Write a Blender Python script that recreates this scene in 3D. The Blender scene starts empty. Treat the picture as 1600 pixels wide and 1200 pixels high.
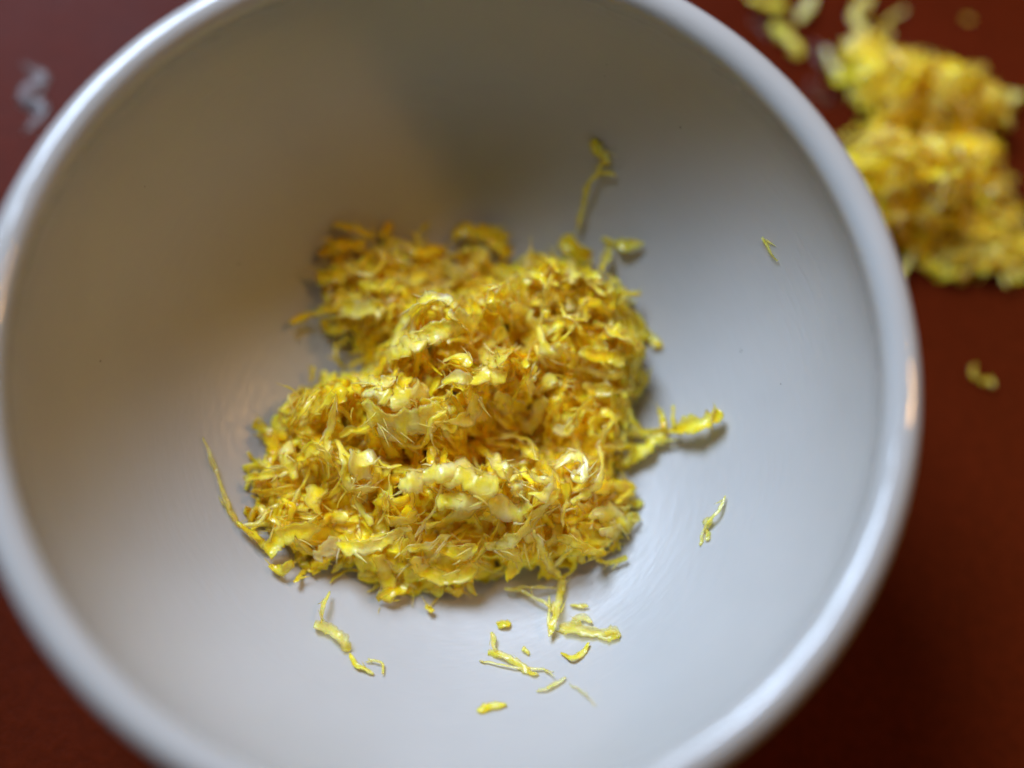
import bpy, math, random
from mathutils import Vector, Euler, noise

# ------------------------------------------------------------------ camera, world, lamps, exposure
MM = 0.001
RIM_Z = 62.0                                   # rim plane above the table, mm
sc = bpy.context.scene
col = sc.collection

CAM_POS = Vector((-5.84, -65.42, RIM_Z - 2.0 + 204.59))
CAM_ROT = Euler((math.radians(16.4), math.radians(-4.1), 0.0), 'XYZ')
cam_d = bpy.data.cameras.new('camera')
cam = bpy.data.objects.new('camera', cam_d)
col.objects.link(cam)
cam.location = CAM_POS * MM
cam.rotation_euler = CAM_ROT
cam_d.sensor_width = 36.0
cam_d.lens = 50.0
cam_d.clip_start = 0.01
cam_d.clip_end = 20.0
cam_d.dof.use_dof = True
cam_d.dof.focus_distance = 0.2440
cam_d.dof.aperture_fstop = 2.7
cam_d.dof.aperture_blades = 0
sc.camera = cam

world = bpy.data.worlds.new('World')
sc.world = world
world.use_nodes = True
bg = world.node_tree.nodes['Background']
bg.inputs['Color'].default_value = (1.0, 0.78, 0.45, 1)
bg.inputs['Strength'].default_value = 0.074


def area_light(name, direction, dist, sx, sy, energy, colour):
    d = bpy.data.lights.new(name, 'AREA')
    d.shape = 'RECTANGLE'
    d.size, d.size_y = sx, sy
    d.energy = energy
    d.color = colour
    o = bpy.data.objects.new(name, d)
    v = Vector(direction).normalized()
    o.location = v * dist
    o.rotation_euler = v.to_track_quat('Z', 'Y').to_euler()
    col.objects.link(o)
    return o


# daylight from a window beyond the bowl, a little to the left, and a warm lamp of the room on the right
area_light('window_light', (-0.36, 0.62, 0.71), 1.6, 0.6, 0.7, 47.0, (0.60, 0.745, 1.0))
area_light('room_lamp', (0.63, 0.23, 0.74), 1.5, 0.14, 0.14, 4.7, (1.0, 0.53, 0.15))

sc.view_settings.view_transform = 'Standard'
sc.view_settings.look = 'None'
sc.view_settings.gamma = 1.0
sc.view_settings.exposure = 0.07
sc.view_settings.use_curve_mapping = False
sc.render.engine = 'CYCLES'
cy = sc.cycles
cy.max_bounces = 12
cy.diffuse_bounces = 10
cy.glossy_bounces = 5
cy.transmission_bounces = 12
cy.transparent_max_bounces = 8
cy.use_denoising = True
cy.use_adaptive_sampling = True
cy.adaptive_threshold = 0.035
cy.adaptive_min_samples = 16
cy.sample_clamp_indirect = 4.0
cy.caustics_reflective = False
cy.caustics_refractive = False

# ------------------------------------------------------------------ helpers
CAM_M = CAM_ROT.to_matrix()
FPX = 50.0 / 36.0 * 1600.0


def ray(px, py):
    return CAM_M @ Vector(((px - 800.0) / FPX, -(py - 600.0) / FPX, -1.0))


def at_z(px, py, z):
    d = ray(px, py)
    t = (z - CAM_POS.z) / d.z
    return CAM_POS + d * t


def at_surface(px, py, hf, z0=10.0, lift=0.0):
    z = z0
    for _ in range(14):
        p = at_z(px, py, z)
        z = 0.5 * z + 0.5 * (hf(p.x, p.y) + lift)
    return at_z(px, py, z)


def link_mesh(name, verts, faces, mat, parent=None, smooth=True, attrs=None):
    me = bpy.data.meshes.new(name)
    me.from_pydata([(v[0] * MM, v[1] * MM, v[2] * MM) for v in verts], [], faces)
    if attrs:
        for k, vals in attrs.items():
            a = me.attributes.new(k, 'FLOAT', 'POINT')
            a.data.foreach_set('value', vals)
    if smooth:
        me.polygons.foreach_set('use_smooth', [True] * len(me.polygons))
    me.materials.append(mat)
    o = bpy.data.objects.new(name, me)
    col.objects.link(o)
    if parent is not None:
        o.parent = parent
    return o


def empty(name, label, cat, group=None):
    o = bpy.data.objects.new(name, None)
    o.empty_display_size = 0.01
    col.objects.link(o)
    tag(o, label, cat, group)
    return o


def tag(o, label, cat, group=None):
    o['label'] = label
    o['category'] = cat
    if group:
        o['group'] = group


class Nodes:
    def __init__(self, name):
        self.m = bpy.data.materials.new(name)
        self.m.use_nodes = True
        self.t = self.m.node_tree
        self.b = self.t.nodes['Principled BSDF']
        self.out = self.t.nodes['Material Output']

    def n(self, kind, **kw):
        x = self.t.nodes.new(kind)
        for k, v in kw.items():
            if k.startswith('i_'):
                key = k[2:]
                x.inputs[int(key) if key.isdigit() else key].default_value = v
            else:
                setattr(x, k, v)
        return x

    def l(self, a, ai, b, bi):
        self.t.links.new(a.outputs[ai], b.inputs[bi])

    def set(self, **kw):
        for k, v in kw.items():
            self.b.inputs[k.replace('_', ' ')].default_value = v

    def mixc(self, fac, a, b, mode='MIX'):
        x = self.n('ShaderNodeMix', data_type='RGBA', blend_type=mode)
        for v, i in ((fac, 0), (a, 6), (b, 7)):
            if isinstance(v, tuple) and len(v) == 2 and hasattr(v[0], 'outputs'):
                self.t.links.new(v[0].outputs[v[1]], x.inputs[i])
            else:
                x.inputs[i].default_value = v
        return (x, 2)

    def ramp(self, src, si, stops):
        r = self.n('ShaderNodeValToRGB')
        self.l(src, si, r, 0)
        e = r.color_ramp.elements
        while len(e) > 1:
            e.remove(e[0])
        e[0].position, e[0].color = stops[0][0], stops[0][1]
        for p, c in stops[1:]:
            q = e.new(p)
            q.color = c
        return r


def g(v):
    return (v, v, v, 1)


# ------------------------------------------------------------------ bowl geometry
R_IN, FLOOR_Z, TOP_IN = 66.6, 6.5, 58.5


def bowl_z(x, y):
    r = min(math.hypot(x, y) / R_IN, 0.9999)
    return TOP_IN - (TOP_IN - FLOOR_Z) * math.sqrt(1.0 - r ** 2.25)


def table_z(x, y):
    return 0.0


def ceramic_material():
    N = Nodes('white_glaze')
    N.set(Roughness=0.16, IOR=1.5, Base_Color=(0.80, 0.79, 0.765, 1), Specular_IOR_Level=0.45)
    tc = N.n('ShaderNodeTexCoord')
    # slow mottling of the glaze
    n1 = N.n('ShaderNodeTexNoise', i_Scale=34.0, i_Detail=2.0)
    N.l(tc, 'Object', n1, 'Vector')
    r1 = N.ramp(n1, 0, [(0.3, (0.405, 0.392, 0.36, 1)), (0.7, (0.435, 0.422, 0.39, 1))])
    N.l(r1, 0, N.b, 'Base Color')
    # fine turning lines running round the bowl
    sep = N.n('ShaderNodeSeparateXYZ')
    N.l(tc, 'Object', sep, 0)
    rad = N.n('ShaderNodeVectorMath', operation='LENGTH')
    mul = N.n('ShaderNodeVectorMath', operation='MULTIPLY')
    mul.inputs[1].default_value = (1, 1, 0)
    N.l(tc, 'Object', mul, 0)
    N.l(mul, 0, rad, 0)
    ang = N.n('ShaderNodeMath', operation='ARCTAN2')
    N.l(sep, 1, ang, 0)
    N.l(sep, 0, ang, 1)
    cmb = N.n('ShaderNodeCombineXYZ')
    N.l(rad, 'Value', cmb, 0)
    am = N.n('ShaderNodeMath', operation='MULTIPLY')
    am.inputs[1].default_value = 0.012
    N.l(ang, 0, am, 0)
    N.l(am, 0, cmb, 1)
    N.l(sep, 2, cmb, 2)
    n2 = N.n('ShaderNodeTexNoise', i_Scale=900.0, i_Detail=1.0)
    N.l(cmb, 0, n2, 'Vector')
    b1 = N.n('ShaderNodeBump', i_Strength=0.17, i_Distance=0.0004)
    N.l(n2, 0, b1, 'Height')
    n3 = N.n('ShaderNodeTexNoise', i_Scale=120.0, i_Detail=0.0)
    N.l(tc, 'Object', n3, 'Vector')
    b2 = N.n('ShaderNodeBump', i_Strength=0.09, i_Distance=0.0006)
    N.l(n3, 0, b2, 'Height')
    N.l(b1, 0, b2, 'Normal')
    N.l(b2, 0, N.b, 'Normal')
    # the inside is scoured by use, the rolled rim keeps its gloss
    rr = N.n('ShaderNodeMapRange', i_1=0.3, i_2=0.7, i_3=-0.05, i_4=0.06)
    N.l(n2, 0, rr, 0)
    wear = N.n('ShaderNodeMapRange', i_1=0.0555, i_2=0.0585, i_3=0.38, i_4=0.06)
    wear.clamp = True
    N.l(sep, 2, wear, 0)
    ad = N.n('ShaderNodeMath', operation='ADD')
    N.l(rr, 0, ad, 0)
    N.l(wear, 0, ad, 1)
    N.l(ad, 0, N.b, 'Roughness')
    return N.m


SPECKS = [(1063, 199, 0.22, 0), (948, 101, 0.13, 0), (945, 119, 0.13, 0), (373, 412, 0.2, 0),
          (226, 292, 0.15, 0), (157, 564, 0.2, 0), (1158, 548, 0.2, 0), (1220, 600, 0.13, 0)]


def build_bowl():
    prof = []
    # outside, from the centre of the underside up
    prof += [(0.0, 2.6), (16, 2.5), (24.0, 2.3), (24.8, 1.4), (25.3, 0.35), (26.2, 0.0), (28.6, 0.0), (29.6, 0.4),
             (30.0, 1.4), (30.4, 3.2), (31.6, 4.6)]
    for i in range(1, 25):
        t = i / 24.0
        z = 4.6 + (RIM_Z - 6.5 - 4.6) * t
        u = (RIM_Z + 2 - z) / (RIM_Z + 2 - 3.0)
        r = 71.2 * (1.0 - max(u, 0) ** 2.3) ** 0.5
        prof.append((max(r, 31.6 + 0.01 * i), z))
    # rolled rim
    rc, zc, rr = 69.15, RIM_Z - 3.0, 2.95
    for i in range(0, 25):
        a = math.radians(-25 + 232 * i / 24.0)
        prof.append((rc + rr * math.cos(a), zc + rr * math.sin(a) * 0.98))
    # inside
    last_r, last_z = prof[-1]
    n = 70
    th0 = 0.985
    for i in range(n + 1):
        q = th0 * (1 - (i / n) ** 1.0)
        r = R_IN * q ** 0.62 if q > 0 else 0.0
        z = bowl_z(r, 0)
        if z < last_z - 0.5:
            prof.append((r, z))
    prof[-1] = (0.0, FLOOR_Z)
    seg = 192
    verts, faces = [], []
    idx = []
    for (r, z) in prof:
        if r < 1e-6:
            idx.append([len(verts)] * seg)
            verts.append((0, 0, z))
        else:
            row = []
            for k in range(seg):
                a = 2 * math.pi * k / seg
                # hand-made: the wall is a hair out of round
                w = 1.0 + 0.0022 * math.sin(2 * a + 0.7) * (z / RIM_Z) + 0.0010 * math.sin(5 * a + 2.0) * (z / RIM_Z)
                row.append(len(verts))
                verts.append((r * w * math.cos(a), r * w * math.sin(a), z))
            idx.append(row)
    for a, b in zip(idx[:-1], idx[1:]):
        for k in range(seg):
            k2 = (k + 1) % seg
            f = [a[k], a[k2], b[k2], b[k]]
            f2 = []
            for v in f:
                if v not in f2:
                    f2.append(v)
            if len(f2) > 2:
                faces.append(f2)
    o = link_mesh('ceramic_bowl', verts, faces, ceramic_material())
    tag(o, 'white glazed ceramic bowl with rolled rim holding grated lemon zest', 'bowl')
    # pinholes and specks fired into the glaze
    sm = Nodes('glaze_speck')
    sm.set(Base_Color=(0.10, 0.08, 0.06, 1), Roughness=0.4)
    for (px, py, rad, dark) in SPECKS:
        p = at_surface(px, py, bowl_z)
        nn = surf_normal(bowl_z, p.x, p.y, 0.5)
        t1 = nn.orthogonal().normalized()
        t2 = nn.cross(t1)
        vs = [p + nn * 0.05]
        for k in range(10):
            a = 2 * math.pi * k / 10
            q = rad * (0.8 + 0.3 * math.sin(3 * a + px))
            vs.append(p + t1 * (q * math.cos(a)) + t2 * (q * math.sin(a)) + nn * 0.01)
        link_mesh('glaze_speck', vs, [[0, 1 + k, 1 + (k + 1) % 10] for k in range(10)], sm.m, o)
    return o


# ------------------------------------------------------------------ table top
def table_material():
    N = Nodes('red_brown_top')
    N.set(Roughness=0.3, IOR=1.45, Specular_IOR_Level=0.055)
    tc = N.n('ShaderNodeTexCoord')
    n1 = N.n('ShaderNodeTexNoise', i_Scale=9.0, i_Detail=5.0, i_Roughness=0.6)
    N.l(tc, 'Object', n1, 'Vector')
    n2 = N.n('ShaderNodeTexNoise', i_Scale=420.0, i_Detail=4.0, i_Roughness=0.7)
    N.l(tc, 'Object', n2, 'Vector')
    r1 = N.ramp(n1, 0, [(0.3, (0.066, 0.0070, 0.0009, 1)), (0.7, (0.096, 0.0105, 0.0014, 1))])
    r2 = N.ramp(n2, 0, [(0.25, g(0.7)), (0.75, g(1.1))])
    c = N.mixc(1.0, (r1, 0), (r2, 0), 'MULTIPLY')
    N.l(c[0], c[1], N.b, 'Base Color')
    b = N.n('ShaderNodeBump', i_Strength=0.35, i_Distance=0.0003)
    N.l(n2, 0, b, 'Height')
    N.l(b, 0, N.b, 'Normal')
    rr = N.n('ShaderNodeMapRange', i_1=0.3, i_2=0.7, i_3=0.34, i_4=0.5)
    N.l(n1, 0, rr, 0)
    N.l(rr, 0, N.b, 'Roughness')
    return N.m


def build_table():
    x0, x1, y0, y1, t = -620, 700, -420, 560, 24
    b = 3.0
    verts, faces = [], []
    rings = [(b, -t), (0, -t + b), (0, -b), (b * 0.3, -b * 0.3), (b, 0)]
    for ins, z in rings:
        verts += [(x0 + ins, y0 + ins, z), (x1 - ins, y0 + ins, z), (x1 - ins, y1 - ins, z), (x0 + ins, y1 - ins, z)]
    for r in range(len(rings) - 1):
        for k in range(4):
            faces.append([r * 4 + k, r * 4 + (k + 1) % 4, (r + 1) * 4 + (k + 1) % 4, (r + 1) * 4 + k])
    faces.append([3, 2, 1, 0])
    m = (len(rings) - 1) * 4
    faces.append([m, m + 1, m + 2, m + 3])
    o = link_mesh('table_top', verts, faces, table_material(), smooth=False)
    o['kind'] = 'structure'
    o['label'] = 'satin red brown table top under the bowl'
    return o


# ------------------------------------------------------------------ zest
def zest_material(pulp=False, film=0.13):
    N = Nodes('zest_pulp' if pulp else 'lemon_zest')
    at_t = N.n('ShaderNodeAttribute', attribute_name='tone')
    at_s = N.n('ShaderNodeAttribute', attribute_name='side')
    at_e = N.n('ShaderNodeAttribute', attribute_name='edge')
    oi = N.n('ShaderNodeObjectInfo')
    tc = N.n('ShaderNodeNewGeometry')
    n2 = N.n('ShaderNodeTexNoise', i_Scale=1100.0, i_Detail=2.0, i_Roughness=0.6)
    N.l(tc, 'Position', n2, 'Vector')
    # tone: 0 deep golden flavedo, 0.5 lemon yellow, 1 white pith
    s2 = N.n('ShaderNodeMath', operation='MULTIPLY_ADD')
    s2.inputs[1].default_value = 0.16
    N.l(oi, 'Random', s2, 0)
    N.l(at_t, 'Fac', s2, 2)
    s3 = N.n('ShaderNodeMath', operation='MULTIPLY_ADD')
    s3.inputs[1].default_value = 0.14
    N.l(at_s, 'Fac', s3, 0)
    N.l(s2, 0, s3, 2)
    s4 = N.n('ShaderNodeMath', operation='MULTIPLY_ADD')
    s4.inputs[1].default_value = 0.10
    N.l(at_e, 'Fac', s4, 0)
    N.l(s3, 0, s4, 2)
    r = N.ramp(s4, 0, [(0.0, (0.99, 0.58, 0.006, 1)), (0.22, (0.99, 0.715, 0.02, 1)),
                       (0.44, (0.99, 0.80, 0.085, 1)), (0.70, (0.99, 0.85, 0.25, 1)), (1.0, (0.985, 0.90, 0.50, 1))])
    if pulp:
        # the matted body of the heap: colour wanders between pith and peel over a few millimetres
        n3 = N.n('ShaderNodeTexNoise', i_Scale=260.0, i_Detail=2.0)
        N.l(tc, 'Position', n3, 'Vector')
        r = N.ramp(n3, 0, [(0.30, (0.995, 0.66, 0.008, 1)), (0.5, (0.995, 0.75, 0.025, 1)), (0.68, (0.995, 0.82, 0.10, 1)), (0.8, (0.995, 0.87, 0.25, 1))])
    sp = N.ramp(n2, 0, [(0.30, g(0.88)), (0.45, g(1.0))])
    c = N.mixc(1.0, (r, 0), (sp, 0), 'MULTIPLY')
    N.l(c[0], c[1], N.b, 'Base Color')
    N.set(Roughness=0.34, IOR=1.45, Specular_IOR_Level=0.42, Coat_Weight=0.35, Coat_Roughness=0.07,
          Subsurface_Weight=0.8, Subsurface_Scale=0.0010, Subsurface_Radius=(1.0, 0.7, 0.15))
    b2 = N.n('ShaderNodeBump', i_Strength=0.45, i_Distance=0.0004)
    N.l(n2, 0, b2, 'Height')
    N.l(b2, 0, N.b, 'Normal')
    rr = N.n('ShaderNodeMapRange', i_1=0.3, i_2=0.7, i_3=0.10, i_4=0.36)
    N.l(n2, 0, rr, 0)
    N.l(rr, 0, N.b, 'Roughness')
    # thin wet peel lets light through
    tr = N.n('ShaderNodeBsdfTranslucent')
    N.l(c[0], c[1], tr, 'Color')
    mx = N.n('ShaderNodeMixShader')
    ef = N.n('ShaderNodeMath', operation='MULTIPLY_ADD')
    ef.inputs[1].default_value = 0.2
    ef.inputs[2].default_value = 0.12
    if not pulp:
        N.l(at_e, 'Fac', ef, 0)
    else:
        ef.inputs[0].default_value = 0.0
        N.set(Subsurface_Scale=0.0016, Coat_Weight=0.0, Specular_IOR_Level=0.35)
    N.l(ef, 0, mx, 0)
    N.l(N.b, 0, mx, 1)
    N.l(tr, 0, mx, 2)
    N.l(mx, 0, N.out, 'Surface')
    if not pulp:
        # the torn margins thin out to a clear film
        tp = N.n('ShaderNodeBsdfTransparent')
        tp.inputs[0].default_value = (1.0, 0.97, 0.80, 1)
        mt = N.n('ShaderNodeMixShader')
        tf = N.n('ShaderNodeMath', operation='MULTIPLY_ADD')
        tf.inputs[1].default_value = 0.50
        tf.inputs[2].default_value = film
        N.l(at_e, 'Fac', tf, 0)
        N.l(tf, 0, mt, 0)
        N.l(mx, 0, mt, 1)
        N.l(tp, 0, mt, 2)
        N.l(mt, 0, N.out, 'Surface')
    return N.m


class Geo:
    def __init__(self):
        self.v, self.f, self.tone, self.side, self.edge = [], [], [], [], []

    def attrs(self):
        return {'tone': self.tone, 'side': self.side, 'edge': self.edge}


def catmull(pts, n):
    P = [pts[0] * 2 - pts[1]] + list(pts) + [pts[-1] * 2 - pts[-2]]
    m = len(pts) - 1
    out = []
    for i in range(n + 1):
        t = i / n * m
        k = min(int(t), m - 1)
        u = t - k
        a, b, c, d = P[k], P[k + 1], P[k + 2], P[k + 3]
        out.append(0.5 * ((2 * b) + (c - a) * u + (2 * a - 5 * b + 4 * c - d) * u * u + (3 * b - a - 3 * c + d) * u ** 3))
    return out


US = [-1.0, -0.66, -0.33, 0.0, 0.33, 0.66, 1.0]
RING = [(u, 0 if abs(u) == 1 else 1) for u in US] + [(u, -1) for u in US[-2:0:-1]]


def fibre(G, pts, width, up, rng, tone):
    """A hair of torn peel: four-sided, tapering to its tip."""
    L = sum((b - a).length for a, b in zip(pts[:-1], pts[1:]))
    n = max(4, min(14, int(L / 0.6)))
    c = catmull(pts, n)
    base = len(G.v)
    for i, p in enumerate(c):
        s = i / n
        T = (c[min(i + 1, n)] - c[max(i - 1, 0)]).normalized()
        S = T.cross(up)
        S = S.normalized() if S.length > 1e-3 else T.orthogonal().normalized()
        V = S.cross(T)
        w = 0.5 * width * (1.0 - 0.85 * s ** 1.3) * rng.uniform(0.7, 1.25)
        h = min(w * 0.6, 0.09)
        for (o, e) in ((S * w, 0.6), (V * h, 0.2), (S * -w, 0.6), (V * -h, 0.2)):
            G.v.append(p + o)
            G.tone.append(tone)
            G.side.append(0.5)
            G.edge.append(e)
    for i in range(n):
        for k in range(4):
            k2 = (k + 1) % 4
            G.f.append([base + i * 4 + k, base + i * 4 + k2, base + (i + 1) * 4 + k2, base + (i + 1) * 4 + k])
    G.f.append([base + 3, base + 2, base + 1, base])
    G.f.append([base + n * 4 + k for k in range(4)])


def ribbon(G, pts, width, up, rng, tone=0.25, twist=0.0, tilt=0.0, thick=None, ragged=1.0, cup=0.2, taper=(0.15, 0.15),
           step=0.45, fray=0.0, wobble=0.35, crumple=0.30):
    """A torn strip of peel: a thin crumpled membrane with uneven torn edges that follows pts."""
    L = sum((b - a).length for a, b in zip(pts[:-1], pts[1:]))
    n = max(8, min(40, int(L / step)))
    c = catmull(pts, n)
    s0 = rng.uniform(0, 500)
    fq = L / n
    c = [p + Vector((noise.noise((s0, i * fq * 0.5, 1.0)), noise.noise((s0, i * fq * 0.5, 7.0)),
                     noise.noise((s0, i * fq * 0.5, 13.0)))) * wobble for i, p in enumerate(c)]
    th = thick if thick is not None else min(0.34, 0.14 + 0.05 * width)
    base = len(G.v)
    tl = {rng.randint(1, n - 1): rng.uniform(-0.6, 0.6) for _ in range(rng.randint(0, 1 + n // 16))}
    tr = {rng.randint(1, n - 1): rng.uniform(-0.6, 0.6) for _ in range(rng.randint(0, 1 + n // 16))}
    for i, p in enumerate(c):
        s = i / n
        d = i * fq
        T = (c[min(i + 1, n)] - c[max(i - 1, 0)])
        T = T.normalized() if T.length > 1e-6 else Vector((1, 0, 0))
        U = up - T * up.dot(T)
        U = U.normalized() if U.length > 1e-3 else T.orthogonal().normalized()
        a = tilt + twist * (s - 0.5) + 0.7 * noise.noise((s0 + 50, d * 0.28, 3))
        B = T.cross(U)
        Nn = U * math.cos(a) + B * math.sin(a)
        W = T.cross(Nn)
        e0 = min(1.0, taper[0] + (1 - taper[0]) * min(1.0, s / 0.16) ** 0.7)
        e1 = min(1.0, taper[1] + (1 - taper[1]) * min(1.0, (1 - s) / 0.16) ** 0.7)
        e = e0 * e1
        prof = 0.5 * width * e * (1.0 + 0.45 * noise.noise((s0, d * 0.4, 31)))
        jl = 1.0 + ragged * (0.55 * noise.noise((s0, d * 0.55, 41)) + 0.38 * noise.noise((s0, d * 2.1, 43)) + tl.get(i, 0.0))
        jr = 1.0 + ragged * (0.55 * noise.noise((s0, d * 0.55, 61)) + 0.38 * noise.noise((s0, d * 2.1, 63)) + tr.get(i, 0.0))
        for (u, q) in RING:
            off = prof * u * max(0.12, jl if u < 0 else jr)
            ripple = crumple * min(1.0, width * 0.6) * (noise.noise((s0 + 9, d * 0.7, off * 0.8)) * 1.3 + 0.5 * noise.noise((s0 + 19, d * 1.6, off * 1.8)))
            cupz = cup * prof * (u * u)
            tk = 0.5 * th * q * (0.4 + 0.6 * e) * (1 - 0.5 * u * u)
            G.v.append(p + W * off + Nn * (cupz + tk + ripple))
            G.tone.append(tone + 0.42 * noise.noise((s0 + 77, d * 0.45, off * 0.6)) + 0.2 * noise.noise((s0 + 87, d * 1.3, off * 1.5)))
            G.side.append(1.0 if q < 0 else 0.0)
            G.edge.append(abs(u) ** 2)
    m = len(RING)
    for i in range(n):
        for k in range(m):
            k2 = (k + 1) % m
            G.f.append([base + i * m + k, base + i * m + k2, base + (i + 1) * m + k2, base + (i + 1) * m + k])
    G.f.append([base + k for k in range(m)][::-1])
    G.f.append([base + n * m + k for k in range(m)])
    # frayed edges: fine torn fibres that run forward along the strip and leave it at a shallow angle
    fw = rng.choice((-1, 1))
    for _ in range(int(fray * L * rng.uniform(0.6, 1.4))):
        i = rng.randint(1, n - 1)
        p = G.v[base + i * m + rng.choice((0, 1, 5, 6, 3))]
        T = (c[min(i + 1, n)] - c[i - 1]).normalized() * (fw if rng.random() < 0.85 else -fw)
        out = (p - c[i])
        out = out.normalized() if out.length > 1e-4 else T.cross(up)
        an = rng.uniform(0.1, 0.75)
        d = (T * math.cos(an) + out * math.sin(an) + up * rng.uniform(-0.15, 0.3)).normalized()
        ln = rng.uniform(0.8, 2.6) + 0.25 * width
        k = (out * rng.uniform(-0.5, 0.7) + up * rng.uniform(-0.4, 0.35)) * ln * 0.5
        fibre(G, [p - d * 0.2, p + d * ln * 0.5 + k * 0.2, p + d * ln + k], rng.uniform(0.2, 0.65), up, rng, tone + rng.uniform(-0.02, 0.2))


def surf_normal(hf, x, y, e=2.0):
    return Vector((hf(x - e, y) - hf(x + e, y), hf(x, y - e) - hf(x, y + e), 2 * e)).normalized()


class Heap:
    """Height field of a loose heap: rounded lumps lying on a base surface."""

    def __init__(self, base, lumps, power=0.75):
        self.power = power
        self.base = base
        self.l = []
        for (px, py, rad, top) in lumps:
            p = at_z(px, py, top)
            self.l.append((p.x, p.y, rad, top))
        self.cache = {}

    def h(self, x, y):
        b = self.base(x, y)
        best = b
        for (lx, ly, r, t) in self.l:
            d2 = ((x - lx) ** 2 + (y - ly) ** 2) / (r * r)
            if d2 < 1.0 and t > b:
                z = b + (t - b) * (1.0 - d2) ** self.power
                if z > best:
                    best = z
        return best

    def bbox(self):
        return (min(a[0] - a[2] for a in self.l), max(a[0] + a[2] for a in self.l),
                min(a[1] - a[2] for a in self.l), max(a[1] + a[2] for a in self.l))


PXMM = 8.5
ZEST = zest_material()
PULP = zest_material(True)
FILM = zest_material(False, 0.46)          # thin scraps stuck to the glaze


def traced(G, hf, base, spec, rng, z0=14.0, lift=0.9, pxmm=PXMM, fray=0.5, widen=1.25, pale=0.0):
    pts, w, tone = spec[0], spec[1], spec[2]
    lf = spec[3] if len(spec) > 3 else 0.0
    P = []
    for i, (px, py) in enumerate(pts):
        s = i / max(1, len(pts) - 1)
        e = 0.6 * math.sin(math.pi * s) + rng.uniform(-0.3, 0.5)
        p = at_surface(px, py, hf, z0, lift + lf + e)
        zb = base(p.x, p.y) + 0.45
        if p.z < zb:
            p = at_z(px, py, zb)
        P.append(p)
    mid = P[len(P) // 2]
    nrm = surf_normal(hf, mid.x, mid.y, 3.0)
    up = (nrm * 0.6 + (CAM_POS - mid).normalized() * 0.4).normalized()
    up = (up + Vector((rng.uniform(-1, 1), rng.uniform(-1, 1), rng.uniform(-1, 1))) * 0.35).normalized()
    wm = w / pxmm * widen
    tone += pale
    ribbon(G, P, wm, up, rng, tone=tone + rng.uniform(-0.05, 0.05), twist=rng.uniform(-1.0, 1.0) * (0.5 if wm > 1.8 else 1.4),
           ragged=0.9 if wm > 1.0 else 0.6, cup=rng.uniform(-0.35, 0.7), fray=fray,
           taper=(rng.uniform(0.15, 0.8), rng.uniform(0.15, 0.8)))


def random_strip(G, hp, x0, y0, rng, depth=1.0, lmin=5.0, lmax=15.0, wmin=0.7, wmax=3.0, tone=None, fibres=True, step=0.5, free=0.3, thick=None):
    hf, base = hp.h, hp.base
    for attempt in range(8):
        x, y = x0, y0
        # strips lie in bunches, as they fell from the grater
        a = 7.5 * noise.noise((x * 0.055, y * 0.055, 4.2)) + rng.gauss(0, 0.55 + 0.2 * attempt) + (math.pi if rng.random() < 0.5 else 0)
        L = rng.uniform(lmin, lmax)
        k = rng.choice((rng.uniform(-0.15, 0.15), rng.uniform(-0.42, 0.42)))
        n = 4
        P = []
        kick = rng.uniform(0.5, 2.0) if rng.random() < free else 0.0
        for i in range(n + 1):
            z = base(x, y) + (hf(x, y) - base(x, y)) * depth + rng.uniform(-0.7, 1.0)
            if depth >= 0.9 and i == n:
                z += kick
            if P:
                z = min(max(z, P[-1].z - 2.6), P[-1].z + 3.2)
            z = max(z, base(x, y) + 0.45)
            P.append(Vector((x, y, z)))
            a += k * L / n + rng.uniform(-0.35, 0.35)
            x += math.cos(a) * L / n
            y += math.sin(a) * L / n
        e1, e2 = P[-1], P[-2]
        if hf(e2.x, e2.y) - base(e2.x, e2.y) > 0.8 and (hf(e1.x, e1.y) - base(e1.x, e1.y) > 0.8 or rng.random() < 0.35):
            break
    mid = P[2]
    up = surf_normal(hf, mid.x, mid.y, 3.0)
    up = (up + Vector((rng.uniform(-1, 1), rng.uniform(-1, 1), rng.uniform(-1, 1))) * 0.75).normalized()
    w = wmin + (wmax - wmin) * rng.random() ** 1.6
    if tone is None:
        tone = rng.choice((0.06, 0.12, 0.18, 0.25, 0.3, 0.38, 0.48))
    ribbon(G, P, w, up, rng, tone=tone, twist=rng.uniform(-1.6, 1.6), ragged=1.1, cup=rng.uniform(-0.5, 0.9),
           fray=(0.4 if fibres else 0.0), taper=(rng.uniform(0.15, 0.9), rng.uniform(0.15, 0.9)), step=step, thick=thick)


def loose_strip(G, hp, x, y, rng):
    k = rng.random()
    if hp.h(x, y) - hp.base(x, y) < 4.0:
        k *= 0.7
    if k < 0.22:
        random_strip(G, hp, x, y, rng, rng.uniform(0.86, 0.97), 4.0, 9.0, 1.2, 2.8)
    elif k < 0.72:
        random_strip(G, hp, x, y, rng, rng.uniform(0.92, 1.02), 6.0, 15.0, 0.6, 1.5)
    else:
        random_strip(G, hp, x, y, rng, rng.uniform(0.97, 1.04), 5.0, 13.0, 0.4, 0.8, tone=rng.choice((0.3, 0.45, 0.55)), fibres=False)


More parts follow.
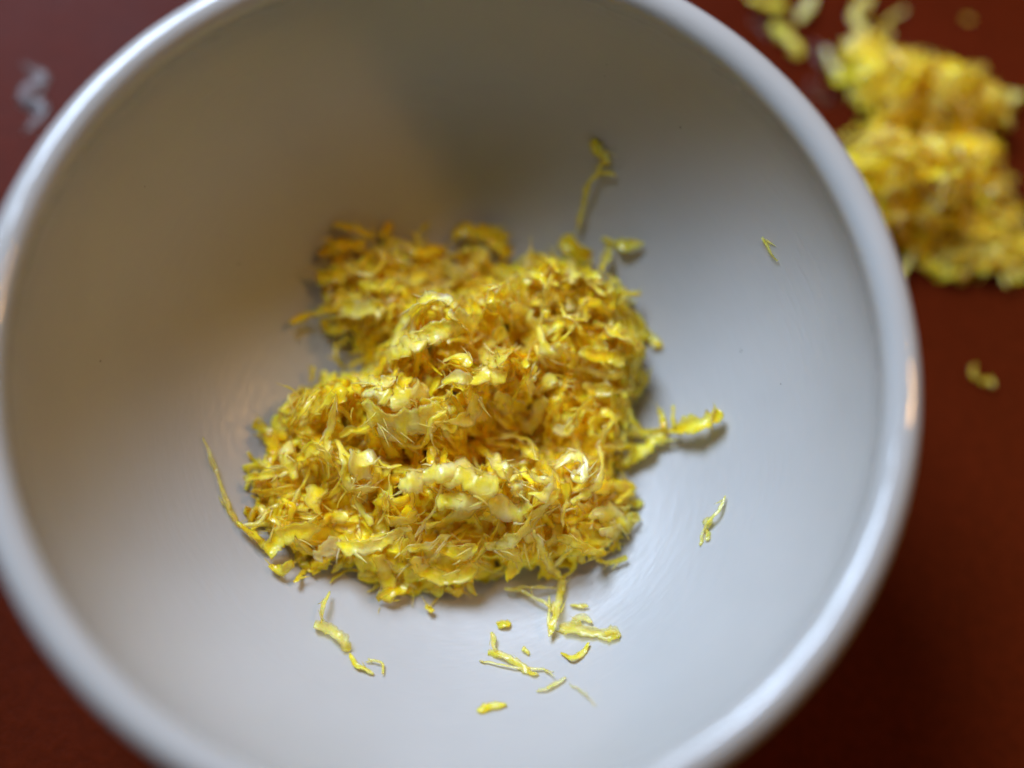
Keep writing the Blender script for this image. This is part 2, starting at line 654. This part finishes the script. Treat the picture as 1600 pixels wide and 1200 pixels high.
def edge_strips(hp, rng, root, count):
    """Loose ends that stick out of the skirt of a heap."""
    x0, x1, y0, y1 = hp.bbox()
    done = 0
    while done < count:
        x, y = rng.uniform(x0, x1), rng.uniform(y0, y1)
        t = hp.h(x, y) - hp.base(x, y)
        if not 1.5 < t < 7.0:
            continue
        e = 1.5
        gx, gy = hp.h(x - e, y) - hp.h(x + e, y), hp.h(x, y - e) - hp.h(x, y + e)
        a = math.atan2(gy, gx) + rng.gauss(0, 0.7)
        L = rng.uniform(3.5, 9.0)
        k = rng.uniform(-0.3, 0.3)
        z = hp.base(x, y) + t * rng.uniform(0.5, 1.0)
        dz = rng.uniform(-0.5, 0.35)
        P = []
        px, py = x - math.cos(a) * L * 0.35, y - math.sin(a) * L * 0.35
        for i in range(5):
            P.append(Vector((px, py, max(z, hp.base(px, py) + 0.4))))
            px += math.cos(a) * L / 4
            py += math.sin(a) * L / 4
            a += k * L / 4
            z += dz * L / 4 * 0.6
        G = Geo()
        w = rng.choice((rng.uniform(0.4, 0.8), rng.uniform(0.8, 1.8), rng.uniform(1.2, 2.2)))
        up = (Vector((0, 0, 1)) + Vector((rng.uniform(-1, 1), rng.uniform(-1, 1), 0)) * 0.7).normalized()
        ribbon(G, P, w, up, rng, tone=rng.choice((0.1, 0.2, 0.3, 0.42)), twist=rng.uniform(-1.5, 1.5), ragged=1.0,
               cup=rng.uniform(-0.3, 0.5), fray=0.2, taper=(0.6, rng.uniform(0.05, 0.5)))
        link_mesh('shred', G.v, G.f, ZEST, root, attrs=G.attrs())
        done += 1


def fuzz(G, hp, rng, count):
    """Fine torn strands lying through the upper layer of a heap."""
    for (x, y) in heap_points(hp, rng, count, 0.3, 1.0):
        a = 7.5 * noise.noise((x * 0.055, y * 0.055, 4.2)) + rng.gauss(0, 0.7)
        L = rng.uniform(2.0, 6.0)
        z = hp.base(x, y) + (hp.h(x, y) - hp.base(x, y)) * rng.uniform(0.82, 1.03)
        d = Vector((math.cos(a), math.sin(a), rng.uniform(-0.25, 0.3)))
        p = Vector((x, y, max(z, hp.base(x, y) + 0.5)))
        k = Vector((-d.y, d.x, 0)) * rng.uniform(-0.35, 0.35) * L
        q = p + d * L
        q.z = max(q.z, hp.base(q.x, q.y) + 0.5)
        fibre(G, [p, p + d * L * 0.5 + k * 0.5, q + k * 0.2], rng.uniform(0.25, 0.6), Vector((0, 0, 1)), rng, rng.choice((0.15, 0.3, 0.45)))


def packed(hp, rng, root, count, voxel):
    """The matted body of a heap: wet shreds pressed together until they hang as one mass, and a looser mat over it."""
    G = Geo()
    for (x, y) in heap_points(hp, rng, count // 2, 0.9, 4.2):
        random_strip(G, hp, x, y, rng, rng.choice((0.2, 0.42, 0.6)), 3.5, 7.0, 3.0, 5.0, tone=0.1, fibres=False, step=1.0, thick=1.6, free=0)
    for (x, y) in heap_points(hp, rng, count, 0.7, 3.6):
        w = rng.choice((rng.uniform(0.7, 1.3), rng.uniform(1.2, 2.4)))
        random_strip(G, hp, x, y, rng, rng.uniform(0.58, 0.88), 4.0, 11.0, w, w + 0.1, tone=0.1, fibres=False, step=0.7, thick=0.65, free=0.0)
    o = link_mesh('packed_zest', G.v, G.f, PULP, root)
    m = o.modifiers.new('fuse', 'REMESH')
    m.mode = 'VOXEL'
    m.voxel_size = voxel * MM
    m.use_smooth_shade = True
    m = o.modifiers.new('soften', 'SMOOTH')
    m.factor = 0.5
    m.iterations = 1
    o['kind'] = 'stuff'
    G = Geo()
    for (x, y) in heap_points(hp, rng, count // 2, 0.9, 1.6):
        w = rng.choice((rng.uniform(0.4, 0.8), rng.uniform(0.9, 1.8), rng.uniform(1.5, 3.0)))
        random_strip(G, hp, x, y, rng, rng.uniform(0.80, 1.0), 3.5, 12.0, w, w + 0.1, tone=rng.choice((0.05, 0.12, 0.2, 0.3, 0.4)), fibres=False, step=0.7)
    fuzz(G, hp, rng, count // 6)
    o = link_mesh('matted_shreds', G.v, G.f, ZEST, root, attrs=G.attrs())
    o['kind'] = 'stuff'


# ---- the heap in the bowl: ridges read from the photograph (pixel, radius mm, top z mm)
BOWL_LUMPS = [
    (565, 425, 9.5, 15), (640, 415, 8, 15), (745, 400, 7, 14), (615, 472, 9.5, 19), (535, 468, 5, 15), (530, 400, 6, 14),
    (690, 490, 10, 26), (770, 470, 9, 24), (860, 440, 9, 24), (930, 460, 8, 22), (960, 530, 7.5, 22), (880, 520, 9, 24),
    (650, 545, 8, 24), (720, 590, 10, 27), (800, 570, 8, 26), (620, 620, 10, 26), (540, 620, 8.5, 23), (480, 640, 6, 19),
    (680, 640, 9, 26), (880, 620, 9, 21), (950, 600, 6.5, 18), (940, 660, 7, 18), (500, 700, 8.5, 19), (560, 730, 9, 20),
    (450, 740, 7.5, 16), (425, 800, 5.5, 14), (480, 800, 7.5, 17), (640, 760, 9, 23), (700, 750, 9, 24), (770, 760, 9, 24),
    (840, 760, 8.5, 24), (910, 740, 7.5, 21), (950, 785, 6, 16), (900, 810, 8, 20), (820, 820, 8, 20), (740, 820, 8.5, 19),
    (650, 830, 8, 18), (570, 830, 7.5, 17), (480, 845, 6, 14), (700, 875, 6.5, 14.5), (640, 870, 6, 14), (610, 890, 5, 12),
    (845, 845, 6, 14), (925, 845, 4.5, 12.5), (740, 690, 8, 15), (820, 690, 8, 15), (900, 385, 4.5, 14), (430, 850, 4, 12.5),
]

O, Y, A, W = 0.06, 0.22, 0.38, 0.50
BOWL_SHREDS = [
    # upper right
    ([(732, 432), (762, 450), (788, 442), (805, 434), (830, 427)], 5, A, 1.5),
    ([(760, 392), (742, 412), (730, 427), (710, 440), (680, 456)], 10, A, 1.0),
    ([(730, 427), (705, 417), (692, 405)], 8, A, 0.5),
    ([(812, 404), (842, 400), (860, 405), (872, 425)], 15, Y, 0.8),
    ([(890, 405), (897, 425), (892, 442)], 14, A, 0.5),
    ([(950, 382), (948, 407), (937, 427)], 11, A, 1.2),
    ([(955, 430), (952, 452), (940, 458), (915, 437)], 7, A, 0.8),
    ([(995, 461), (977, 464), (965, 475)], 5, A, 1.0),
    ([(820, 427), (845, 435), (855, 455), (852, 480), (852, 497)], 11, A, 1.2),
    ([(870, 460), (877, 482), (892, 497), (912, 499), (920, 492)], 7, A, 1.2),
    ([(915, 500), (914, 475), (920, 467)], 5, A, 1.4),
    ([(797, 478), (820, 490), (840, 512)], 22, W, 0.6),
    ([(840, 505), (845, 535), (865, 552), (877, 540)], 15, A, 0.8),
    ([(855, 577), (845, 557), (835, 540)], 7, A, 0.4),
    ([(925, 510), (960, 517), (992, 535), (1007, 552)], 19, Y, 0.8),
    ([(905, 548), (942, 558), (975, 562)], 20, Y, 0.4),
    ([(887, 570), (920, 580), (950, 587), (975, 582)], 8, A, 0.8),
    ([(975, 480), (997, 500), (1010, 530)], 14, Y, 0.4),
    ([(1002, 577), (1007, 597), (992, 622)], 10, Y, 0.0),
    ([(752, 542), (762, 562), (787, 560), (807, 545), (825, 572)], 17, A, 1.0),
    ([(695, 562), (720, 557), (737, 572)], 15, A, 0.8),
    ([(787, 510), (775, 532), (755, 536)], 15, A, 0.6),
    ([(835, 572), (827, 592), (830, 617)], 11, A, 0.3),
    ([(870, 592), (850, 600), (837, 617)], 15, Y, 0.4),
    ([(770, 455), (768, 472), (772, 488)], 10, A, 0.8),
    ([(830, 425), (820, 450), (815, 475)], 12, A, 0.2),
    ([(900, 420), (925, 430), (940, 450)], 16, Y, 0.0),
    ([(905, 470), (930, 478), (950, 490)], 14, Y, 0.2),
    ([(740, 470), (745, 490), (735, 515)], 14, Y, 0.4),
    # upper left
    ([(452, 507), (480, 492), (507, 485), (542, 480)], 10, Y, 0.8),
    ([(535, 478), (572, 487), (600, 478)], 24, A, 0.6),
    ([(520, 450), (510, 470), (507, 484)], 4, A, 1.2),
    ([(547, 527), (527, 540), (525, 560), (542, 578)], 5, A, 1.0),
    ([(640, 492), (660, 472), (685, 467), (702, 478)], 20, W, 1.2),
    ([(618, 540), (627, 508), (642, 490)], 22, A, 0.8),
    ([(585, 577), (605, 560), (635, 545), (662, 525)], 24, A, 0.8),
    ([(655, 530), (690, 517), (728, 510)], 26, A, 0.8),
    ([(700, 490), (725, 500), (740, 520)], 18, A, 0.8),
    ([(497, 397), (530, 385), (572, 382)], 15, O, 0.4),
    ([(520, 352), (550, 357), (585, 370)], 9, Y, 0.3),
    ([(598, 370), (612, 347)], 15, O, 0.3),
    ([(495, 438), (520, 430), (545, 425)], 17, O, 0.4),
    ([(540, 410), (550, 424), (580, 427), (600, 402), (580, 388)], 9, Y, 1.0),
    ([(635, 387), (660, 395), (692, 390)], 15, O, 0.4),
    ([(707, 370), (735, 358), (765, 366), (795, 372)], 18, O, 0.2),
    ([(760, 372), (780, 385), (800, 400)], 16, O, 0.2),
    ([(489, 572), (488, 597)], 7, Y, 1.4),
    ([(560, 440), (590, 450), (620, 440)], 16, Y, 0.6),
    ([(640, 440), (665, 430), (690, 440)], 14, Y, 0.4),
    ([(500, 500), (520, 515), (545, 510)], 15, O, 0.2),
    ([(660, 455), (680, 448), (700, 455)], 9, W, 0.8),
    # middle left
    ([(470, 605), (447, 632), (447, 664)], 13, Y, 0.8),
    ([(500, 608), (470, 642), (450, 668)], 11, Y, 1.0),
    ([(522, 615), (490, 645), (465, 672)], 11, A, 1.0),
    ([(525, 612), (520, 655), (512, 682), (512, 708)], 10, A, 1.2),
    ([(395, 664), (417, 672), (447, 686)], 13, O, 0.8),
    ([(413, 672), (430, 700), (425, 727)], 15, O, 0.5),
    ([(447, 692), (445, 720), (462, 750)], 20, W, 0.8),
    ([(382, 751), (400, 745), (425, 742), (450, 735)], 11, Y, 0.8),
    ([(392, 768), (422, 767), (457, 762)], 10, Y, 0.8),
    ([(525, 687), (540, 720), (540, 750), (555, 767), (582, 760), (587, 738)], 12, A, 1.2),
    ([(565, 708), (562, 728), (566, 748)], 26, A, 0.5),
    ([(465, 718), (495, 700), (522, 727)], 14, Y, 0.8),
    ([(635, 695), (655, 700), (670, 680), (675, 655), (697, 642)], 7, A, 1.6),
    ([(590, 665), (615, 682), (640, 697)], 16, A, 0.8),
    ([(570, 640), (605, 655), (652, 660), (692, 640)], 32, A, 1.0),
    ([(565, 616), (590, 611), (607, 626)], 17, W, 0.8),
    ([(610, 625), (640, 615), (670, 605)], 24, A, 0.8),
    ([(672, 698), (675, 732)], 11, Y, 0.2),
    ([(695, 698), (690, 732)], 11, O, 0.2),
    ([(590, 717), (605, 730), (628, 727)], 7, A, 0.8),
    ([(700, 657), (735, 652), (742, 615)], 16, A, 1.0),
    ([(780, 612), (795, 650)], 20, A, 0.6),
    ([(690, 605), (715, 590), (735, 600)], 18, W, 0.8),
    ([(735, 600), (760, 585), (790, 590)], 20, A, 0.8),
    ([(560, 590), (590, 600), (620, 592)], 14, A, 0.4),
    # front
    ([(622, 762), (640, 752), (665, 745), (690, 737), (722, 732), (742, 744)], 22, W, 1.4),
    ([(680, 740), (717, 744), (749, 758), (780, 755)], 28, A, 1.2),
    ([(527, 850), (557, 856), (590, 852), (615, 835), (642, 824)], 16, A, 1.2),
    ([(490, 872), (508, 857), (527, 840)], 19, 0.8, 1.2),
    ([(417, 866), (435, 845), (457, 832), (502, 825)], 22, Y, 0.8),
    ([(422, 882), (440, 890), (458, 880)], 13, O, 0.4),
    ([(380, 820), (405, 817), (420, 797), (436, 785)], 7, A, 1.2),
    ([(370, 815), (402, 840), (416, 852)], 11, Y, 0.6),
    ([(495, 758), (490, 785), (502, 803)], 22, A, 0.8),
    ([(552, 775), (565, 800), (582, 819)], 10, A, 0.6),
    ([(627, 866), (640, 857), (672, 850), (704, 836)], 11, A, 0.8),
    ([(590, 868), (602, 892), (612, 922)], 20, A, 0.6),
    ([(588, 937), (615, 927), (638, 918)], 16, O, 0.2),
    ([(664, 946), (676, 956)], 8, Y, 0.0),
    ([(697, 918), (722, 931)], 13, O, 0.0),
    ([(643, 872), (664, 895), (713, 905), (742, 880)], 18, Y, 0.5),
    ([(680, 850), (712, 862), (745, 852)], 18, Y, 0.6),
    ([(600, 805), (625, 812), (650, 800)], 16, Y, 0.5),
    ([(680, 784), (712, 781), (752, 790)], 20, A, 0.6),
    ([(500, 820), (520, 805), (545, 812)], 14, Y, 0.6),
    ([(440, 775), (455, 790), (450, 815)], 12, O, 0.6),
    ([(405, 790), (418, 805), (440, 820)], 9, Y, 0.8),
    # right
    ([(1125, 642), (1105, 660), (1075, 668), (1048, 672)], 22, Y, 1.8),
    ([(1052, 634), (1053, 668)], 7, Y, 3.0),
    ([(1029, 640), (1040, 668)], 8, Y, 2.8),
    ([(1058, 672), (1012, 675), (990, 660), (980, 638)], 10, A, 1.6),
    ([(1040, 676), (1010, 697), (974, 726)], 20, Y, 1.2),
    ([(1118, 634), (1108, 664)], 4, A, 2.6),
    ([(939, 702), (942, 678), (957, 656)], 6, A, 1.4),
    ([(942, 703), (967, 698), (992, 695)], 9, Y, 1.2),
    ([(760, 692), (795, 695), (818, 700), (841, 722)], 10, Y, 2.2),
    ([(757, 686), (809, 682), (835, 698), (839, 717)], 4, Y, 2.8),
    ([(763, 705), (780, 730), (800, 750), (812, 774)], 17, A, 1.2),
    ([(824, 732), (841, 746), (864, 755), (852, 774), (826, 770)], 13, W, 1.6),
    ([(806, 838), (835, 807), (858, 778), (864, 760)], 16, A, 1.2),
    ([(867, 733), (893, 712), (911, 720), (908, 746), (892, 740)], 15, W, 1.2),
    ([(939, 693), (942, 729), (936, 755), (916, 772), (893, 786)], 11, A, 1.4),
    ([(893, 778), (881, 801), (881, 822)], 8, W, 1.2),
    ([(930, 767), (956, 755), (985, 761), (963, 786)], 19, O, 0.6),
    ([(920, 806), (956, 801), (976, 818), (998, 809)], 20, A, 0.8),
    ([(939, 828), (969, 833)], 15, A, 0.6),
    ([(758, 850), (778, 853), (801, 844), (810, 832)], 13, W, 1.2),
    ([(775, 858), (795, 864), (816, 880)], 15, Y, 0.6),
    ([(835, 828), (847, 859), (861, 885), (878, 905)], 11, A, 1.6),
    ([(893, 858), (881, 870), (864, 884)], 7, A, 1.2),
    ([(870, 838), (898, 847), (924, 859), (946, 868)], 15, Y, 0.8),
    ([(967, 840), (955, 861)], 9, Y, 0.4),
    ([(931, 876), (953, 880), (980, 869)], 7, A, 0.4),
    ([(763, 784), (804, 798), (832, 795)], 26, A, 0.8),
    ([(893, 659), (910, 637), (930, 622)], 12, A, 0.8),
    ([(864, 669), (887, 672), (899, 648)], 13, W, 1.0),
    ([(804, 652), (829, 663), (850, 622)], 20, A, 0.6),
    ([(979, 645), (976, 617), (1002, 604)], 11, Y, 0.6),
    ([(910, 600), (930, 610), (955, 605)], 16, Y, 0.2),
    ([(940, 640), (960, 655), (965, 680)], 12, Y, 0.2),
    ([(850, 690), (880, 700), (905, 690)], 12, Y, 0.6),
    ([(880, 372), (900, 388), (922, 405)], 28, O, 0.2),
]


def heap_points(hp, rng, count, margin, z_over=1.2):
    x0, x1, y0, y1 = hp.bbox()
    out = []
    while len(out) < count:
        x, y = rng.uniform(x0, x1), rng.uniform(y0, y1)
        if hp.h(x, y) - hp.base(x, y) > z_over:
            if all((x - a) ** 2 + (y - b) ** 2 > margin * margin for a, b in out[-260:]):
                out.append((x, y))
            elif rng.random() < 0.03:
                out.append((x, y))
    return out


def build_bowl_heap():
    rng = random.Random(11)
    hp = Heap(bowl_z, [(a, b, r, 6.5 + (t - 6.5) * 1.2) for a, b, r, t in BOWL_LUMPS])
    root = empty('lemon_zest_heap', 'heap of pale yellow grated lemon zest piled in the white bowl', 'lemon zest')
    for spec in BOWL_SHREDS:
        G = Geo()
        traced(G, hp.h, bowl_z, spec, rng)
        link_mesh('shred', G.v, G.f, ZEST, root, attrs=G.attrs())
    edge_strips(hp, rng, root, 82)
    for (x, y) in heap_points(hp, rng, 78, 3.2):
        G = Geo()
        loose_strip(G, hp, x, y, rng)
        link_mesh('shred', G.v, G.f, ZEST, root, attrs=G.attrs())
    packed(hp, rng, root, 900, 0.36)
    return hp


TABLE_LUMPS = [
    (1395, 95, 7, 12), (1440, 100, 9, 16), (1500, 115, 9, 16), (1550, 140, 6, 10), (1420, 145, 7, 12), (1490, 150, 8, 12),
    (1385, 225, 7, 12), (1425, 240, 10, 20), (1490, 240, 9, 19), (1545, 230, 7, 13), (1410, 295, 8, 14), (1480, 290, 9, 15), (1550, 285, 7, 10),
    (1450, 345, 8, 6.5), (1520, 350, 8, 6), (1575, 340, 6, 6), (1500, 395, 6, 4), (1560, 390, 6, 4.5), (1600, 385, 5, 4), (1430, 375, 5, 5),
    (1350, 85, 4, 7), (1365, 60, 4, 6),
]


def build_table_heap():
    rng = random.Random(5)
    hp = Heap(table_z, [(a, b, r * 1.08, t * 0.92) for a, b, r, t in TABLE_LUMPS], 0.9)
    root = empty('lemon_zest_heap', 'heap of grated lemon zest lying on the red table beside the bowl', 'lemon zest')
    edge_strips(hp, rng, root, 90)
    for (x, y) in heap_points(hp, rng, 120, 2.8):
        G = Geo()
        loose_strip(G, hp, x, y, rng)
        link_mesh('shred', G.v, G.f, ZEST, root, attrs=G.attrs())
    packed(hp, rng, root, 220, 0.5)
    return hp


def stray(label, pieces, base, rng, group, lift=0.3, name='zest_shred'):
    """One loose bit of peel; its strips hang together in one mesh."""
    G = Geo()
    for spec in pieces:
        traced(G, base, base, spec, rng, z0=12.0 if base is bowl_z else 1.0, lift=lift, fray=0.2, widen=0.95, pale=0.14)
    thin = base is bowl_z and 'golden' not in label
    o = link_mesh(name, G.v, G.f, FILM if thin else ZEST, attrs=G.attrs())
    tag(o, label, 'lemon zest', group)
    return o


def build_strays(hp):
    rng = random.Random(23)
    gb = 'loose shreds of zest stuck inside the bowl'
    stray('long pale see-through shred left of the heap, on the bowl wall', [([(317, 684), (338, 735), (352, 775), (373, 822)], 8, W), ([(345, 760), (356, 790), (372, 824)], 9, A)], bowl_z, rng, gb)
    stray('blurred golden shred with a knobbed tip climbing the far bowl wall above the heap',
          [([(924, 220), (932, 232), (944, 244), (950, 258)], 19, Y, 0.6), ([(942, 244), (936, 266), (918, 290), (910, 330), (903, 362)], 9, Y, 0.8),
           ([(926, 274), (950, 268), (962, 276)], 7, A, 0.6)], bowl_z, rng, gb)
    stray('short blurred golden shred beside the upper right edge of the heap', [([(962, 380), (980, 385), (1005, 380)], 18, O, 0.6), ([(940, 372), (968, 382)], 8, Y, 0.4)], bowl_z, rng, gb)
    stray('tiny lone yellow shred high on the right bowl wall', [([(1191, 371), (1204, 388), (1215, 409)], 7, Y)], bowl_z, rng, gb)
    stray('forked sprig of zest alone on the right side of the bowl',
          [([(1133, 774), (1122, 800), (1106, 815), (1098, 828)], 7, Y, 0.6), ([(1098, 818), (1110, 812), (1104, 828)], 10, A, 0.4),
           ([(1102, 824), (1092, 852)], 6, A), ([(1104, 826), (1106, 845)], 9, A)], bowl_z, rng, gb)
    stray('ragged pale shred with an upright stalk below the left of the heap',
          [([(516, 924), (506, 945), (500, 972)], 8, Y, 1.4), ([(490, 978), (514, 984), (532, 1000), (548, 1016)], 21, A, 0.3)], bowl_z, rng, gb)
    stray('thin curved golden shred below the ragged pale one at lower left', [([(547, 1021), (560, 1042), (582, 1053)], 9, Y)], bowl_z, rng, gb)
    stray('hooked hair-thin yellow shred at the lower left, right of the curved one', [([(575, 1030), (598, 1037), (597, 1053)], 5, A)], bowl_z, rng, gb)
    stray('small golden crumb just below the middle of the heap', [([(777, 978), (788, 974), (799, 971)], 11, O)], bowl_z, rng, gb)
    stray('long ragged yellow shred with spiky tip on the lower bowl wall',
          [([(768, 988), (771, 1008), (778, 1022)], 8, Y, 0.5), ([(762, 1020), (790, 1026), (822, 1047), (843, 1055)], 13, Y),
           ([(748, 1031), (800, 1042), (866, 1048)], 4, A)], bowl_z, rng, gb)
    stray('pale speck of zest between the long ragged shred and the heap', [([(817, 1013), (826, 1024)], 8, A)], bowl_z, rng, gb)
    stray('small curved golden shred under the pale fan at lower right of the heap', [([(876, 1020), (895, 1028), (912, 1020), (921, 1006)], 9, Y)], bowl_z, rng, gb)
    stray('flat pale fan of zest right of the drooping strand below the heap',
          [([(876, 980), (905, 984), (940, 990), (968, 994)], 24, A), ([(890, 975), (910, 965), (925, 972)], 14, W), ([(940, 992), (960, 988), (969, 996)], 12, Y)], bowl_z, rng, gb)
    stray('faint pale smear of zest just above the flat fan', [([(890, 944), (904, 946), (918, 948)], 11, A)], bowl_z, rng, gb)
    stray('pale thin shred at the end of the long ragged one, lower bowl wall', [([(838, 1081), (860, 1074), (886, 1057)], 8, A)], bowl_z, rng, gb)
    stray('short oval golden shred lowest of all in the bowl', [([(745, 1110), (768, 1103), (791, 1101)], 13, Y)], bowl_z, rng, gb)
    stray('hair-thin pale fibre low on the bowl wall, right of the long ragged shred', [([(890, 1066), (908, 1082), (932, 1103)], 2.5, W)], bowl_z, rng, gb)
    # the strand that droops from the heap's lower edge
    stray('upright forked strand of zest drooping from the lower right edge of the heap',
          [([(880, 903), (874, 930), (868, 960), (858, 996)], 15, Y, 1.2), ([(789, 919), (818, 925), (852, 942), (864, 955)], 6, A, 1.2),
           ([(789, 919), (830, 917), (866, 918)], 5, A, 1.4), ([(856, 930), (858, 965), (860, 992)], 8, A, 1.0)], bowl_z, rng, gb)
    # on the table
    gt = 'loose shreds of zest on the red table'
    T = table_z
    stray('blurred golden shred at the top of the photo, right of the bowl rim', [([(1170, -6), (1195, 6), (1228, 10)], 22, O, 1.0)], T, rng, gt)
    stray('pale upright shred at the top edge of the table, left of the heap', [([(1275, -10), (1262, 10), (1246, 34)], 20, W, 1.2)], T, rng, gt)
    stray('leaf-shaped golden shred nearest the upper right bowl rim', [([(1205, 40), (1232, 58), (1252, 88)], 30, Y, 1.0)], T, rng, gt)
    stray('white pithy shred between the golden leaf-shaped one and the heap', [([(1288, 74), (1300, 98), (1316, 124)], 17, 0.75, 1.0)], T, rng, gt)
    stray('long pale twisted shred reaching up from the table heap', [([(1352, -8), (1335, 25), (1350, 50), (1322, 74)], 20, A, 3.0), ([(1340, 45), (1375, 60)], 14, A, 3.0)], T, rng, gt)
    stray('golden strip at the top edge above the table heap', [([(1360, -6), (1352, 14), (1338, 30)], 14, Y, 1.0)], T, rng, gt)
    stray('thin pale sliver on the table at the top, right of the twisted shred', [([(1376, 40), (1396, 26), (1414, 14)], 9, A)], T, rng, gt)
    stray('faint small crumb of zest near the top right corner', [([(1505, 26), (1520, 32)], 9, A)], T, rng, gt)
    stray('pale shred at the right photo edge beside the table heap', [([(1575, 158), (1590, 150), (1604, 152)], 16, A, 1.0)], T, rng, gt)
    stray('small curled golden crumb alone on the table right of the bowl', [([(1524, 570), (1520, 585), (1532, 596)], 10, Y, 0.4), ([(1532, 598), (1546, 594), (1550, 604)], 13, A, 0.8)], T, rng, gt)


# ------------------------------------------------------------------ wet marks on the table
def juice_material():
    """Clear film: lets the table show through and mirrors the window where it curves."""
    N = Nodes('lemon_juice')
    tc = N.n('ShaderNodeNewGeometry')
    n1 = N.n('ShaderNodeTexNoise', i_Scale=130.0, i_Detail=1.0)
    N.l(tc, 'Position', n1, 'Vector')
    b = N.n('ShaderNodeBump', i_Strength=0.6, i_Distance=0.003)
    N.l(n1, 0, b, 'Height')
    fr = N.n('ShaderNodeFresnel', i_IOR=1.35)
    N.l(b, 0, fr, 'Normal')
    gl = N.n('ShaderNodeBsdfGlossy', i_Roughness=0.42)
    N.l(b, 0, gl, 'Normal')
    tp = N.n('ShaderNodeBsdfTransparent')
    tp.inputs[0].default_value = (0.97, 0.95, 0.9, 1)
    mx = N.n('ShaderNodeMixShader')
    N.l(fr, 0, mx, 0)
    N.l(tp, 0, mx, 1)
    N.l(gl, 0, mx, 2)
    N.l(mx, 0, N.out, 'Surface')
    return N.m


def puddle(label, pts, width, mat, seed):
    """A thin bead of juice: low rounded cross-section along an uneven line."""
    rng = random.Random(seed)
    c = catmull([at_z(px, py, 0.0) for px, py in pts], 22)
    verts, faces = [], []
    n, m = 22, 9
    for i, p in enumerate(c):
        s = i / n
        T = (c[min(i + 1, n)] - c[max(i - 1, 0)]).normalized()
        S = Vector((-T.y, T.x, 0))
        w = 0.5 * width / 7.9 * math.sin(math.pi * min(max(s, 0.02), 0.98)) ** 0.5 * (1 + 0.45 * noise.noise((seed, s * 6, 0)))
        for k in range(m):
            u = -1 + 2 * k / (m - 1)
            q = p + S * (w * u)
            verts.append((q.x, q.y, 0.02 + 0.6 * (1 - u * u) * min(1.0, w / 1.5) * (0.8 + 0.5 * noise.noise((seed + 9, s * 7, u)))))
    for i in range(n):
        for k in range(m - 1):
            faces.append([i * m + k, (i + 1) * m + k, (i + 1) * m + k + 1, i * m + k + 1])
    # underside
    b0 = len(verts)
    for v in list(verts):
        verts.append((v[0], v[1], 0.012))
    for i in range(n):
        for k in range(m - 1):
            faces.append([b0 + i * m + k, b0 + i * m + k + 1, b0 + (i + 1) * m + k + 1, b0 + (i + 1) * m + k])
    for i in range(n):
        faces.append([i * m, b0 + i * m, b0 + (i + 1) * m, (i + 1) * m])
        e = m - 1
        faces.append([i * m + e, (i + 1) * m + e, b0 + (i + 1) * m + e, b0 + i * m + e])
    for k in range(m - 1):
        faces.append([k, k + 1, b0 + k + 1, b0 + k])
        e = n * m
        faces.append([e + k, b0 + e + k, b0 + e + k + 1, e + k + 1])
    o = link_mesh('juice_smear', verts, faces, mat)
    tag(o, label, 'juice', 'wet marks of lemon juice on the table')


def build_juice():
    m = juice_material()
    puddle('glossy wet smear of juice on the table left of the bowl', [(34, 100), (66, 122), (40, 150), (70, 176), (38, 206)], 30, m, 3)
    puddle('faint wet mark on the table between the bowl rim and golden leaf-shaped shred', [(1172, 30), (1190, 40), (1205, 62)], 16, m, 8)
    puddle('wet mark beside the white pithy shred left of the table heap', [(1270, 64), (1282, 90), (1292, 120)], 20, m, 14)
    puddle('wet mark close to the bowl rim under the white pithy shred', [(1262, 128), (1285, 150), (1305, 160)], 22, m, 21)


build_table()
build_bowl()
hp = build_bowl_heap()
build_table_heap()
build_strays(hp)
build_juice()
